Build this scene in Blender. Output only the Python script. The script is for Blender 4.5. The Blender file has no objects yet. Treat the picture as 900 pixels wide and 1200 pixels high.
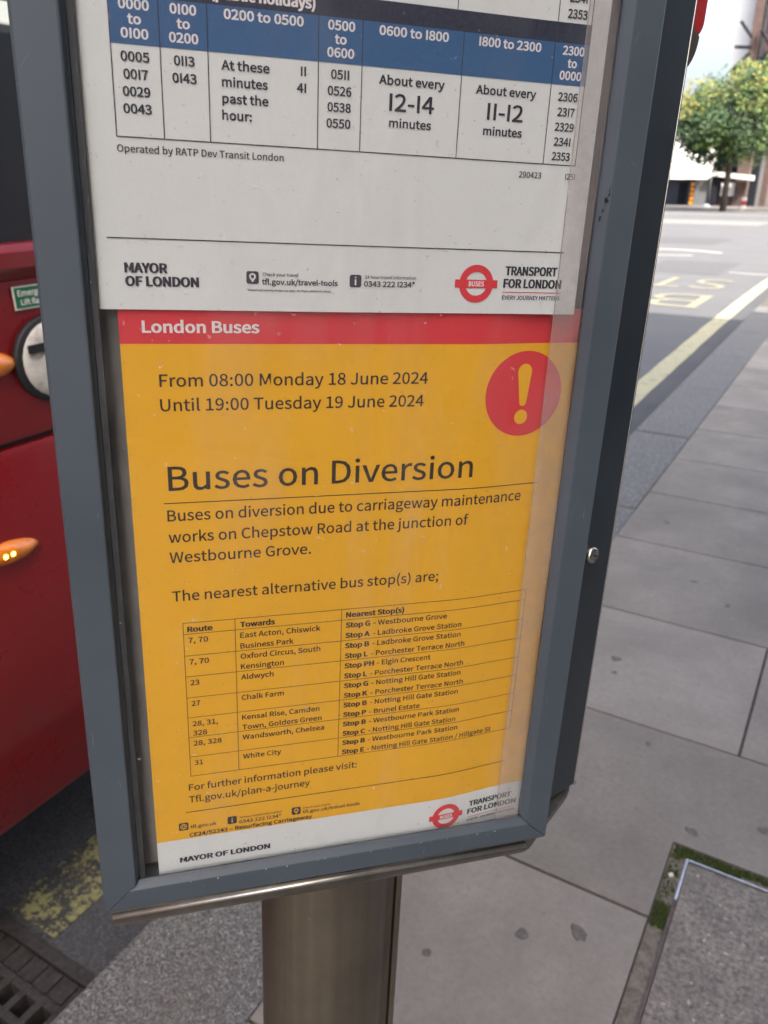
import bpy, bmesh, math, random
from mathutils import Vector, Matrix
random.seed(7)
SC = bpy.context.scene
COL = SC.collection
R = math.radians

# ------------------------------------------------------------------ camera
# world: X = across the street towards the shops, Y = along the kerb, Z = up
CAM_H = 1.46
CR = Vector((0.8599, 0.5105, -0.0035)); CD = Vector((0.2015, -0.3455, -0.9165)); CF = Vector((-0.4691, 0.7874, -0.4000))
CR.normalize(); CF = (CF - CR * CF.dot(CR)).normalized(); CU = CR.cross(CF)
cd = bpy.data.cameras.new('camera'); cam = bpy.data.objects.new('camera', cd); COL.objects.link(cam)
cam.matrix_world = Matrix(((CR.x, CU.x, -CF.x, 0), (CR.y, CU.y, -CF.y, 0), (CR.z, CU.z, -CF.z, CAM_H), (0, 0, 0, 1)))
cd.sensor_fit = 'VERTICAL'; cd.lens = 4.38; cd.sensor_height = 4.38 / 0.775; cd.sensor_width = cd.sensor_height * .75
cd.clip_start = 0.02; cd.clip_end = 3000
cd.dof.use_dof = True; cd.dof.focus_distance = 0.375; cd.dof.aperture_fstop = 2.7
SC.camera = cam

# ------------------------------------------------------------------ sky and sun
SUN_DIR = Vector((0.70, -0.405, 1.0)).normalized()          # towards the sun
w = bpy.data.worlds.new('World'); SC.world = w; w.use_nodes = True
nt = w.node_tree; nt.nodes.clear()
sky = nt.nodes.new('ShaderNodeTexSky'); sky.sky_type = 'NISHITA'; sky.sun_disc = False
sky.sun_elevation = math.asin(SUN_DIR.z); sky.sun_rotation = math.atan2(SUN_DIR.x, SUN_DIR.y)
sky.air_density = 0.8; sky.dust_density = 6.0; sky.ozone_density = 0.0
bg = nt.nodes.new('ShaderNodeBackground'); bg.inputs['Strength'].default_value = 0.14
wo = nt.nodes.new('ShaderNodeOutputWorld')
nt.links.new(sky.outputs[0], bg.inputs[0]); nt.links.new(bg.outputs[0], wo.inputs[0])
sl = bpy.data.lights.new('sun', 'SUN'); sl.energy = 2.9; sl.angle = R(0.53); sl.color = (1.0, 0.94, 0.85)
so = bpy.data.objects.new('sun', sl); COL.objects.link(so)
so.rotation_euler = (-SUN_DIR).to_track_quat('-Z', 'Y').to_euler(); so.location = (0, 0, 30)
SC.view_settings.view_transform = 'Standard'; SC.view_settings.look = 'None'
SC.view_settings.exposure = 2.16; SC.view_settings.gamma = 1.0; SC.view_settings.use_curve_mapping = False
SC.cycles.max_bounces = 8; SC.cycles.transparent_max_bounces = 12
SC.cycles.caustics_reflective = False; SC.cycles.caustics_refractive = False
SC.cycles.use_denoising = True

# ------------------------------------------------------------------ materials
class NT:
    def __init__(s, name):
        s.m = bpy.data.materials.new(name); s.m.use_nodes = True; s.t = s.m.node_tree; s.n = s.t.nodes; s.n.clear()
        s.out = s.n.new('ShaderNodeOutputMaterial'); s.co = s.n.new('ShaderNodeTexCoord')
    def node(s, ty, **kw):
        n = s.n.new(ty)
        for k, v in kw.items(): setattr(n, k, v)
        return n
    def link(s, a, b): s.t.links.new(a, b)
    def noise(s, scale, detail=4, rough=.6, vec=None, dist=0):
        n = s.node('ShaderNodeTexNoise'); n.inputs['Scale'].default_value = scale; n.inputs['Detail'].default_value = detail
        n.inputs['Roughness'].default_value = rough; n.inputs['Distortion'].default_value = dist
        s.link(vec or s.co.outputs['Object'], n.inputs['Vector']); return n.outputs['Fac']
    def ramp(s, fac, stops):
        r = s.node('ShaderNodeValToRGB'); e = r.color_ramp.elements
        while len(e) < len(stops): e.new(.5)
        for i, (p, c) in enumerate(stops):
            e[i].position = p; e[i].color = (c[0], c[1], c[2], 1) if hasattr(c, '__len__') else (c, c, c, 1)
        s.link(fac, r.inputs[0]); return r.outputs[0]
    def mix(s, fac, a, b, mode='MIX'):
        m = s.node('ShaderNodeMix', data_type='RGBA', blend_type=mode)
        for sock, v in ((m.inputs[0], fac), (m.inputs[6], a), (m.inputs[7], b)):
            if isinstance(v, (int, float)): sock.default_value = v
            elif isinstance(v, tuple): sock.default_value = (*v, 1)
            else: s.link(v, sock)
        return m.outputs[2]
    def bsdf(s, col, rough=.5, metal=0, bump=None, bump_s=.2, bump_d=.001, spec=.5, coat=0, emit=None, emit_s=0):
        b = s.node('ShaderNodeBsdfPrincipled')
        for nm, v in (('Base Color', col), ('Roughness', rough), ('Metallic', metal)):
            if isinstance(v, tuple): b.inputs[nm].default_value = (*v, 1)
            elif isinstance(v, (int, float)): b.inputs[nm].default_value = v
            else: s.link(v, b.inputs[nm])
        b.inputs['Specular IOR Level'].default_value = spec; b.inputs['Coat Weight'].default_value = coat
        if emit: b.inputs['Emission Color'].default_value = (*emit, 1); b.inputs['Emission Strength'].default_value = emit_s
        if bump is not None:
            bp = s.node('ShaderNodeBump'); bp.inputs['Strength'].default_value = bump_s; bp.inputs['Distance'].default_value = bump_d
            s.link(bump, bp.inputs['Height']); s.link(bp.outputs[0], b.inputs['Normal'])
        s.b = b; return b.outputs[0]
    def done(s, sh): s.link(sh, s.out.inputs['Surface']); return s.m
def simple(name, col, rough=.5, metal=0, var=.12, scale=20, bump_s=.1, bump_d=.0005, spec=.5, coat=0):
    t = NT(name); n = t.noise(scale, 5)
    lo = tuple(c * (1 - var) for c in col); hi = tuple(min(1, c * (1 + var)) for c in col)
    c = t.ramp(n, [(.3, lo), (.7, hi)])
    return t.done(t.bsdf(c, rough, metal, n, bump_s, bump_d, spec, coat))
M = {}
def frame_paint(name, a, b, rough):
    t = NT(name); n = t.noise(14, 5); f = t.noise(700, 2); sc = t.noise(160, 6, .7)
    c = t.ramp(n, [(.3, a), (.7, b)])
    c = t.mix(t.ramp(sc, [(.70, 0), (.74, .5)]), c, (.22, .25, .28))
    rr = t.ramp(n, [(.3, rough - .07), (.7, rough + .1)])
    return t.done(t.bsdf(c, rr, 0, f, .12, .0002, .45))
M['frame'] = frame_paint('frame_paint', (.060, .079, .093), (.074, .095, .111), .42)
M['body'] = frame_paint('body_paint', (.022, .029, .035), (.030, .038, .045), .33)
M['scratch'] = simple('scratched_paint', (.20, .22, .24), .5)
M['gasket'] = simple('rubber_gasket', (.025, .027, .028), .6, var=.2, scale=60)
M['backing'] = simple('backing_board', (.20, .195, .18), .7, var=.16, scale=35)
def metal(name, col, rough, streak=True):
    t = NT(name); mp = t.node('ShaderNodeMapping'); mp.inputs['Scale'].default_value = (240, 240, 4)
    t.link(t.co.outputs['Object'], mp.inputs['Vector']); n = t.noise(1, 4, .6, mp.outputs[0]); d = t.noise(9, 6, .65); sp = t.noise(130, 3, .6)
    mb_ = t.node('ShaderNodeMapping'); mb_.inputs['Scale'].default_value = (60, 60, .7); t.link(t.co.outputs['Object'], mb_.inputs['Vector']); bd = t.noise(1, 3, .6, mb_.outputs[0])
    c = t.mix(n, tuple(x * .8 for x in col), col); c = t.mix(t.ramp(bd, [(.38, .5), (.60, 0)]), c, tuple(x * .5 for x in col))
    c = t.mix(t.ramp(d, [(.42, 0), (.68, .45)]), c, (.10, .085, .06))
    c = t.mix(t.ramp(sp, [(.73, 0), (.76, .8)]), c, (.45, .42, .36))
    rr = t.mix(d, (rough - .06,) * 3, (rough + .15,) * 3)
    return t.done(t.bsdf(c, rr, .85, n, .12, .0003))
M['post'] = metal('brushed_post_metal', (.30, .265, .20), .40)
M['tray'] = metal('tray_aluminium', (.30, .28, .235), .34)
M['silver'] = simple('bright_trim', (.75, .70, .60), .25, .9, var=.1)
M['silver2'] = metal('worn_highlight_metal', (.62, .60, .54), .30)
M['chrome'] = simple('bolt_steel', (.55, .52, .46), .25, 1.0, var=.2, scale=90)
M['rust'] = simple('rust', (.16, .065, .03), .85, var=.5, scale=120, bump_s=.5)
M['black'] = simple('black_gap', (.008, .008, .009), .6, var=.1)
M['redplate'] = simple('red_enamel', (.42, .03, .035), .4, var=.1)
# papers
def paper(name, col, v=.03):
    t = NT(name); n = t.noise(9, 5); f = t.noise(900, 2); b = t.noise(16, 2, .4)
    c = t.ramp(n, [(.3, tuple(x * (1 - v) for x in col)), (.7, tuple(min(1, x * (1 + v)) for x in col))])
    c = t.mix(t.ramp(f, [(.3, .06), (.7, 0)]), c, (.3, .28, .25))
    return t.done(t.bsdf(c, .62, 0, b, .28, .003, .35))
M['white'] = paper('white_paper', (.675, .705, .665))
M['yellow'] = paper('yellow_print', (.80, .41, .010), .05)
M['pred'] = paper('red_print', (.66, .038, .046), .05)
M['blue'] = paper('blue_print', (.030, .105, .235), .05)
M['navy'] = paper('navy_print', (.016, .024, .046), .08)
M['ink'] = paper('dark_ink', (.022, .024, .036), .1)
M['bink'] = paper('brown_black_ink', (.030, .020, .010), .1)
M['wink'] = paper('white_print', (.74, .72, .69))
# clear plastics
def clear(name, ior, haze, hz_col, rough=.0, bump=None, smear=False):
    t = NT(name); tr = t.node('ShaderNodeBsdfTransparent'); gl = t.node('ShaderNodeBsdfGlossy'); gl.inputs['Roughness'].default_value = rough
    ge = t.node('ShaderNodeNewGeometry'); dp = t.node('ShaderNodeVectorMath', operation='DOT_PRODUCT'); t.link(ge.outputs['Normal'], dp.inputs[0]); t.link(ge.outputs['Incoming'], dp.inputs[1])
    def mth(op, a, b=None):
        q = t.node('ShaderNodeMath', operation=op)
        for i_, z in enumerate((a, b)):
            if z is None: continue
            if isinstance(z, (int, float)): q.inputs[i_].default_value = z
            else: t.link(z, q.inputs[i_])
        return q.outputs[0]
    r0 = ((ior - 1) / (ior + 1)) ** 2                         # Schlick reflectance, same from both sides of the thin sheet
    fr = mth('ADD', mth('MULTIPLY', mth('POWER', mth('SUBTRACT', 1.0, mth('ABSOLUTE', dp.outputs['Value'])), 5.0), 1 - r0), r0)
    mx = t.node('ShaderNodeMixShader'); t.link(fr, mx.inputs[0]); t.link(tr.outputs[0], mx.inputs[1]); t.link(gl.outputs[0], mx.inputs[2])
    df = t.node('ShaderNodeBsdfDiffuse'); df.inputs['Color'].default_value = (*hz_col, 1)
    n = t.noise(60, 6, .7); m2 = t.node('ShaderNodeMixShader')
    hz = t.ramp(n, [(.35, haze * .75), (.75, haze * 1.25)])
    if smear:                                                # fingerprints, wiped streaks and dust on the pane
        mp2 = t.node('ShaderNodeMapping'); mp2.inputs['Rotation'].default_value = (0, .7, 0); mp2.inputs['Scale'].default_value = (26, 26, 7); t.link(t.co.outputs['Object'], mp2.inputs['Vector'])
        hz = t.mix(1.0, hz, t.ramp(t.noise(1, 5, .6, mp2.outputs[0], .8), [(.50, 0), (.78, .05)]), 'ADD')
        hz = t.mix(1.0, hz, t.ramp(t.noise(330, 2, .5), [(.715, 0), (.74, .22)]), 'ADD')
    t.link(hz, m2.inputs[0]); t.link(mx.outputs[0], m2.inputs[1]); t.link(df.outputs[0], m2.inputs[2])
    if bump:
        mp = t.node('ShaderNodeMapping'); mp.inputs['Scale'].default_value = (160, 160, 7); t.link(t.co.outputs['Object'], mp.inputs['Vector'])
        bp = t.node('ShaderNodeBump'); bp.inputs['Strength'].default_value = bump; bp.inputs['Distance'].default_value = .002
        t.link(t.noise(1, 3, .5, mp.outputs[0]), bp.inputs['Height']); t.link(bp.outputs[0], gl.inputs['Normal'])
    return t.done(m2.outputs[0])
M['pane'] = clear('clear_acrylic', 1.36, .006, (.7, .68, .64), smear=True)
M['sleeve'] = clear('hazy_plastic', 1.5, .34, (.50, .46, .42), .12, .5)
# ground
def slab_mat():
    t = NT('concrete_slab'); oi = t.node('ShaderNodeObjectInfo'); geo = t.node('ShaderNodeNewGeometry'); P = geo.outputs['Position']
    n = t.noise(3.1, 6, .65, P); f = t.noise(420, 3, .6, P); g = t.noise(11, 2, .5, P); st = t.noise(34, 3, .55, P)
    c = t.ramp(n, [(.28, (.176, .159, .130)), (.72, (.280, .254, .209))])
    c = t.mix(t.ramp(f, [(.36, .30), (.66, 0)]), c, (.10, .09, .08))
    c = t.mix(t.ramp(f, [(.66, 0), (.74, .35)]), c, (.36, .34, .31))
    c = t.mix(t.ramp(st, [(.66, 0), (.78, .40)]), c, (.40, .37, .32))
    bs = t.noise(1.9, 5, .68, P, .5); c = t.mix(t.ramp(bs, [(.36, .45), (.50, 0)]), c, (.125, .112, .094)); c = t.mix(t.ramp(bs, [(.54, 0), (.72, .45)]), c, (.36, .33, .28))
    mo = t.noise(70, 5, .7, P); c = t.mix(t.ramp(mo, [(.36, .34), (.52, 0)]), c, (.11, .10, .088)); c = t.mix(t.ramp(mo, [(.58, 0), (.74, .30)]), c, (.36, .33, .285))
    c = t.mix(t.ramp(g, [(.735, 0), (.76, .72)]), c, (.05, .048, .048))
    c = t.mix(.26, c, t.ramp(oi.outputs['Random'], [(0, (.11, .10, .085)), (1, (.36, .33, .29))]))
    return t.done(t.bsdf(c, .82, 0, mo, .45, .0025, .3))
M['slab'] = slab_mat()
def granite(name, lo, hi, dark):
    t = NT(name); geo = t.node('ShaderNodeNewGeometry'); P = geo.outputs['Position']; f = t.noise(190, 4, .75, P); s2 = t.noise(62, 5, .7, P); n = t.noise(5, 4, .6, P)
    c = t.ramp(f, [(.38, dark), (.47, lo), (.60, hi), (.68, tuple(min(1, x * 1.9) for x in hi))])
    c = t.mix(t.ramp(s2, [(.4, .5), (.6, 0)]), c, dark); c = t.mix(t.ramp(n, [(.4, 0), (.7, .35)]), c, (.12, .10, .085))
    return t.done(t.bsdf(c, .8, 0, s2, .7, .004, .3))
M['granite'] = granite('granite_kerb', (.13, .130, .122), (.25, .25, .235), (.038, .037, .034))
def infill_mat():
    t = NT('exposed_aggregate'); geo = t.node('ShaderNodeNewGeometry'); P = geo.outputs['Position']; f = t.noise(95, 5, .75, P); n = t.noise(12, 5, .6, P); s2 = t.noise(70, 2, .5, P)
    c = t.ramp(f, [(.32, (.075, .067, .055)), (.46, (.165, .148, .122)), (.62, (.27, .243, .203))])
    c = t.mix(t.ramp(n, [(.4, .35), (.6, 0)]), c, (.08, .075, .07)); c = t.mix(t.ramp(s2, [(.66, 0), (.72, .75)]), c, (.42, .385, .33))
    return t.done(t.bsdf(c, .8, 0, f, .6, .003, .35))
M['infill'] = infill_mat()
def asphalt_mat():
    t = NT('asphalt'); geo = t.node('ShaderNodeNewGeometry'); P = geo.outputs['Position']; f = t.noise(160, 4, .75, P); n = t.noise(1.3, 6, .6, P)
    c = t.ramp(f, [(.34, (.022, .022, .024)), (.55, (.058, .058, .062)), (.72, (.13, .13, .135))])
    c = t.mix(t.ramp(n, [(.35, 0), (.7, .5)]), c, (.085, .083, .08))
    sx = t.node('ShaderNodeSeparateXYZ'); t.link(P, sx.inputs[0])           # older, paler surfacing beyond the gutter strip
    mr = t.node('ShaderNodeMapRange'); mr.inputs['From Min'].default_value = -1.36; mr.inputs['From Max'].default_value = -1.46; t.link(sx.outputs['X'], mr.inputs['Value'])
    my = t.node('ShaderNodeMapRange'); my.inputs['From Min'].default_value = 1.6; my.inputs['From Max'].default_value = 2.6; t.link(sx.outputs['Y'], my.inputs['Value'])
    mm = t.node('ShaderNodeMath', operation='MULTIPLY'); t.link(mr.outputs[0], mm.inputs[0]); t.link(my.outputs[0], mm.inputs[1])
    pale = t.ramp(f, [(.34, (.060, .061, .063)), (.55, (.088, .089, .091)), (.72, (.135, .135, .135))]); pale = t.mix(t.ramp(n, [(.35, 0), (.7, .6)]), pale, (.105, .105, .106))
    c = t.mix(t.mix(my.outputs[0], (0, 0, 0), (.30, .30, .30)), c, pale); c = t.mix(mm.outputs[0], c, pale)
    return t, t.bsdf(c, .86, 0, f, .6, .004, .3), P
t_, sh_, _p = asphalt_mat(); M['asphalt'] = t_.done(sh_)
def paint_mat(name, col, near_wear):
    t = NT(name); geo = t.node('ShaderNodeNewGeometry'); P = geo.outputs['Position']; f = t.noise(75, 6, .75, P); n = t.noise(14, 4, .6, P); g = t.noise(200, 3, .7, P)
    sx = t.node('ShaderNodeSeparateXYZ'); t.link(P, sx.inputs[0])
    mr = t.node('ShaderNodeMapRange'); mr.inputs['From Min'].default_value = .9; mr.inputs['From Max'].default_value = 5.5
    mr.inputs['To Min'].default_value = near_wear; mr.inputs['To Max'].default_value = .055; t.link(sx.outputs['Y'], mr.inputs['Value'])
    ad = t.node('ShaderNodeMath', operation='ADD'); t.link(t.mix(.42, f, n), ad.inputs[0]); t.link(mr.outputs[0], ad.inputs[1])
    c = t.mix(g, tuple(x * .75 for x in col), col)
    my = t.node('ShaderNodeMapRange'); my.inputs['From Min'].default_value = 1.2; my.inputs['From Max'].default_value = 4.0; t.link(sx.outputs['Y'], my.inputs['Value'])
    c = t.mix(my.outputs[0], (col[0] * .58, col[1] * .58, col[2] * .40), c)         # gutter dirt ground into the paint by the drain
    c = t.mix(t.ramp(ad.outputs[0], [(.60, 0), (.66, 1)]), c, (.04, .04, .04))
    return t.done(t.bsdf(c, .75, 0, f, .4, .003, .3))
M['yline'] = paint_mat('worn_yellow_paint', (.37, .35, .22), .145)
M['yletter'] = paint_mat('faded_yellow_lettering', (.22, .21, .145), .145)
M['wline'] = paint_mat('white_road_paint', (.34, .34, .32), .05)
M['patch'] = simple('tarmac_repair', (.062, .062, .063), .9, var=.2, scale=30)
M['patch2'] = simple('pale_tarmac_repair', (.13, .128, .12), .9, var=.2, scale=8)
M['farpave'] = simple('far_paving', (.24, .225, .20), .85, var=.15, scale=2)
M['mortar'] = simple('joint_mortar', (.075, .068, .058), .95, var=.35, scale=90, bump_s=.6, bump_d=.003)
M['dirt'] = simple('gap_mortar', (.145, .128, .098), .95, var=.4, scale=70, bump_s=.8, bump_d=.004)
M['edge'] = simple('worn_steel_edge', (.50, .49, .48), .45, .8, var=.3, scale=60)
M['edge2'] = simple('rusted_steel_edge', (.11, .085, .075), .7, .4, var=.35, scale=60)
M['iron'] = simple('cast_iron', (.050, .045, .042), .55, .3, var=.4, scale=80, bump_s=.6, bump_d=.002)
M['gum'] = simple('trodden_gum', (.112, .102, .090), .9, var=.3, scale=60)
M['pit'] = simple('drain_pit', (.006, .006, .006), .9)
M['moss'] = simple('moss', (.060, .090, .018), .95, var=.75, scale=170, bump_s=.8, bump_d=.003)
# bus
def bus_red():
    t = NT('bus_red_paint'); geo = t.node('ShaderNodeNewGeometry'); P = geo.outputs['Position']; n = t.noise(7, 6, .65, P); f = t.noise(120, 4, .7, P)
    c = t.mix(t.ramp(n, [(.35, 0), (.75, .35)]), (.215, .005, .007), (.150, .005, .007)); c = t.mix(t.ramp(f, [(.56, 0), (.75, .4)]), c, (.10, .04, .035)); gr_ = t.noise(2.2, 6, .7, P); c = t.mix(t.ramp(gr_, [(.48, 0), (.75, .45)]), c, (.11, .035, .03))
    return t.done(t.bsdf(c, t.ramp(n, [(.3, .22), (.7, .38)]), 0, None, spec=.5, coat=.3))
M['bus'] = bus_red()
M['bglass'] = simple('bus_window_glass', (.006, .007, .008), .04, var=.1, bump_s=0, spec=.9)
def window_glow():
    t = NT('added_window_glow'); return t.done(t.bsdf((.7, .72, .66), .4, emit=(1, 1, .88), emit_s=.16))  # emission for the added bars behind the bus glass, not a known lamp
M['strip'] = window_glow(); M['tint'] = clear('tinted_bus_glass', 1.5, .10, (.01, .011, .012))
M['rubber'] = simple('black_rubber', (.012, .012, .013), .55)
M['amber'] = simple('amber_lens', (.75, .21, .01), .2, var=.2, scale=60, spec=.7, coat=.5)
def led():
    t = NT('lit_amber_led'); return t.done(t.bsdf((.9, .4, .05), .3, emit=(1, .42, .05), emit_s=5))
M['led'] = led()
def lampface():
    t = NT('grubby_lamp_face'); n = t.noise(22, 6, .7, dist=.6); c = t.ramp(n, [(.30, (.10, .095, .085)), (.46, (.50, .48, .42)), (.7, (.66, .64, .58))])
    return t.done(t.bsdf(c, .35, 0, n, .3, .002, coat=.4))
M['lamp'] = lampface()
M['green'] = simple('green_sticker', (.012, .15, .05), .5)
M['tyre'] = simple('tyre', (.018, .018, .018), .8)
# far
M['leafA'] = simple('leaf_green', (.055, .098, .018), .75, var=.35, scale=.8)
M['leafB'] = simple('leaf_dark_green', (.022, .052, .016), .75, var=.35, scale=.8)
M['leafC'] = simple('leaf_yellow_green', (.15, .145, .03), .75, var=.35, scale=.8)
M['bark'] = simple('bark', (.05, .038, .03), .9, var=.3, scale=4, bump_s=.6, bump_d=.05)
M['render'] = simple('white_render', (.70, .69, .66), .8, var=.06, scale=.6)
M['cream'] = simple('cream_render', (.66, .62, .52), .8, var=.06, scale=.6)
M['canvas'] = simple('white_canvas', (.78, .77, .74), .8, var=.04, scale=2)
M['greywall'] = simple('grey_panel', (.15, .155, .16), .7, var=.1, scale=1)
M['shopblue'] = simple('dark_navy_shopfront', (.015, .02, .045), .4, var=.2, scale=1)
M['brown'] = simple('red_brown_brick', (.085, .055, .048), .85, var=.3, scale=3)
M['iron2'] = simple('black_iron', (.018, .020, .026), .95, spec=.1)
M['orange'] = simple('orange_letter', (.85, .33, .02), .5)
M['winglass'] = simple('window_glass', (.03, .035, .04), .06, spec=.8, bump_s=0)
M['brickT'] = simple('london_stock_brick', (.30, .235, .155), .9, var=.25, scale=6, bump_s=.3, bump_d=.01)
M['slate'] = simple('slate', (.06, .065, .075), .7)

# ------------------------------------------------------------------ helpers
def tag(o, label=None, cat=None, group=None, kind=None):
    if label: o['label'] = label
    if cat: o['category'] = cat
    if group: o['group'] = group
    if kind: o['kind'] = kind
    return o
def empty(name, mat4=None, loc=None):
    o = bpy.data.objects.new(name, None); COL.objects.link(o); o.empty_display_size = .1
    if mat4 is not None: o.matrix_world = mat4
    if loc is not None: o.location = loc
    return o
def link(name, me, mat, parent=None):
    o = bpy.data.objects.new(name, me); COL.objects.link(o)
    if mat is not None and not me.materials: me.materials.append(mat)
    if parent is not None: o.parent = parent
    return o
def mesh(name, verts, faces, mat, parent=None, off=(0, 0, 0), smooth=False):
    me = bpy.data.meshes.new(name)
    me.from_pydata([(v[0] - off[0], v[1] - off[1], v[2] - off[2]) for v in verts], [], faces); me.update()
    bm = bmesh.new(); bm.from_mesh(me); bmesh.ops.recalc_face_normals(bm, faces=bm.faces); bm.to_mesh(me); bm.free()
    if smooth:
        for p in me.polygons: p.use_smooth = True
    return link(name, me, mat, parent)
class MB:
    def __init__(s): s.v = []; s.f = []
    def add(s, vs, fs):
        b = len(s.v); s.v += [tuple(x) for x in vs]; s.f += [tuple(i + b for i in f) for f in fs]; return s
    def box(s, x0, x1, y0, y1, z0, z1):
        return s.add([(x0, y0, z0), (x1, y0, z0), (x1, y1, z0), (x0, y1, z0), (x0, y0, z1), (x1, y0, z1), (x1, y1, z1), (x0, y1, z1)],
                     [(0, 3, 2, 1), (4, 5, 6, 7), (0, 1, 5, 4), (1, 2, 6, 5), (2, 3, 7, 6), (3, 0, 4, 7)])
    def loft(s, rings, closed=True, caps=True):
        n = len(rings[0]); b = len(s.v)
        for r in rings: s.v += [tuple(p) for p in r]
        for i in range(len(rings) - 1):
            for j in range(n if closed else n - 1):
                k = (j + 1) % n; s.f.append((b + i * n + j, b + i * n + k, b + (i + 1) * n + k, b + (i + 1) * n + j))
        if caps: s.f.append(tuple(b + j for j in range(n))); s.f.append(tuple(b + (len(rings) - 1) * n + j for j in range(n)))
        return s
    def tube(s, a, b, r0, r1, n=8):
        a = Vector(a); b = Vector(b); d = (b - a).normalized(); u = d.orthogonal().normalized(); w_ = d.cross(u)
        ring = lambda c, r: [c + u * (r * math.cos(2 * math.pi * i / n)) + w_ * (r * math.sin(2 * math.pi * i / n)) for i in range(n)]
        return s.loft([ring(a, r0), ring(b, r1)])
    def build(s, name, mat, parent=None, off=(0, 0, 0), smooth=False, bevel=0):
        o = mesh(name, s.v, s.f, mat, parent, off, smooth)
        if bevel:
            bm = bmesh.new(); bm.from_mesh(o.data); bmesh.ops.bevel(bm, geom=bm.edges[:], offset=bevel, segments=2, affect='EDGES', profile=.6); bm.to_mesh(o.data); bm.free()
        return o
def bx(name, mat, parent, x0, x1, y0, y1, z0, z1, bevel=0, off=(0, 0, 0)):
    return MB().box(x0, x1, y0, y1, z0, z1).build(name, mat, parent, off, bevel=bevel)
def zg(y):                                                   # the street falls away past the shadow edge
    if y <= 8: return 0.
    if y < 14: return -.029 * (y - 8) ** 2 / 12
    return -.029 * (y - 11)
ROAD = -.11

# ------------------------------------------------------------------ road, kerb, pavement
ys = [-60, -30, -10, -4, -2, 0, 1, 2, 4, 6, 8, 9, 10, 11, 12, 13, 14, 18, 24, 30, 40, 60, 90, 140, 260]
xs = [-120, -40, -12, -6, -1.9, -1.04, 3, 10, 40, 120]
HX = (-1.46, -1.075); HY = (.17, .665)                         # gully opening
xs2 = sorted(set(xs + list(HX))); ys2 = sorted(set(ys + list(HY)))
v = [(x, y, zg(y) + ROAD) for y in ys2 for x in xs2]; n = len(xs2); f = []
for j in range(len(ys2) - 1):
    for i in range(n - 1):
        if HX[0] <= xs2[i] < HX[1] and HY[0] <= ys2[j] < HY[1]: continue
        f.append((j * n + i, j * n + i + 1, (j + 1) * n + i + 1, (j + 1) * n + i))
road = tag(mesh('road', v, f, M['asphalt']), kind='structure')
def strip(name, x0, x1, y0, y1, mat, parent, dz=.004, nseg=40):
    v = []; f = []
    for i in range(nseg + 1):
        y = y0 + (y1 - y0) * i / nseg; jx = .004 * math.sin(i * 2.1)
        v += [(x0 + jx, y, zg(y) + ROAD + dz), (x1 + jx * .7, y, zg(y) + ROAD + dz)]
        if i: f.append((2 * i - 2, 2 * i - 1, 2 * i + 1, 2 * i))
    return mesh(name, v, f, mat, parent)
strip('yellow_line', -1.425, -1.262, .685, 26, M['yline'], road, nseg=80)
strip('yellow_line', -1.425, -1.262, -12, .15, M['yline'], road)
# kerb
kerb = tag(bx('kerb', M['mortar'], None, -1.034, -.730, -12, 24, -.24, -.012), kind='structure')
def ksplit(y0):
    return y0
kb = {}
y = 3.50 - 12 * 1.2
while y < 23.5:
    if 'm' not in kb:
        o = bx('kerb_stone', M['granite'], kerb, -.157, .157, -.597, .597, -.2, 0, bevel=.010); kb['m'] = o
    else:
        o = bpy.data.objects.new('kerb_stone', kb['m'].data); COL.objects.link(o); o.parent = kerb
    yc = y + .6; o.location = (-.882 + random.uniform(-.003, .003), yc, zg(yc) + random.uniform(-.003, .002))
    if yc > 8: o.rotation_euler.x = math.atan((zg(yc + .6) - zg(yc - .6)) / 1.2)
    y += 1.2
# pavement
pav = tag(mesh('pavement', [(x, yy, zg(yy) - .014) for yy in ys if -13 < yy < 25 for x in (-.730, 3.46)],
               [(2 * i, 2 * i + 1, 2 * i + 3, 2 * i + 2) for i in range(len([q for q in ys if -13 < q < 25]) - 1)], M['mortar']), kind='structure')
rows = [1.313, 1.942, 2.547, 3.162, 3.742, 4.303]
while rows[-1] < 23: rows.append(rows[-1] + .6)
low = [1.313]
while low[0] > -3: low.insert(0, low[0] - .603)
rows = low[:-1] + rows
CV = (-.097, .56, .50, 1.512)                                # inspection cover x0,x1,y0,y1
GX, GY = -.132, 1.548                                        # outer edge of its mortar gap
cache = {}
def slab(x0, x1, y0, y1):
    g = .0035; key = (round(x1 - x0, 3), round(y1 - y0, 3)); xc, yc = (x0 + x1) / 2, (y0 + y1) / 2
    if key not in cache:
        hx, hy = key[0] / 2 - g, key[1] / 2 - g
        o = bx('paving_slab', M['slab'], pav, -hx, hx, -hy, hy, -.05, 0, bevel=.0025); cache[key] = o.data
    else:
        o = bpy.data.objects.new('paving_slab', cache[key]); COL.objects.link(o); o.parent = pav
    o.location = (xc, yc, zg(yc) + random.uniform(-.0004, .0002)); o.rotation_euler = (random.uniform(-.0004, .0004), random.uniform(-.0004, .0004), 0)
    if yc > 8: o.rotation_euler.x = math.atan((zg(yc + .3) - zg(yc - .3)) / .6)
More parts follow.
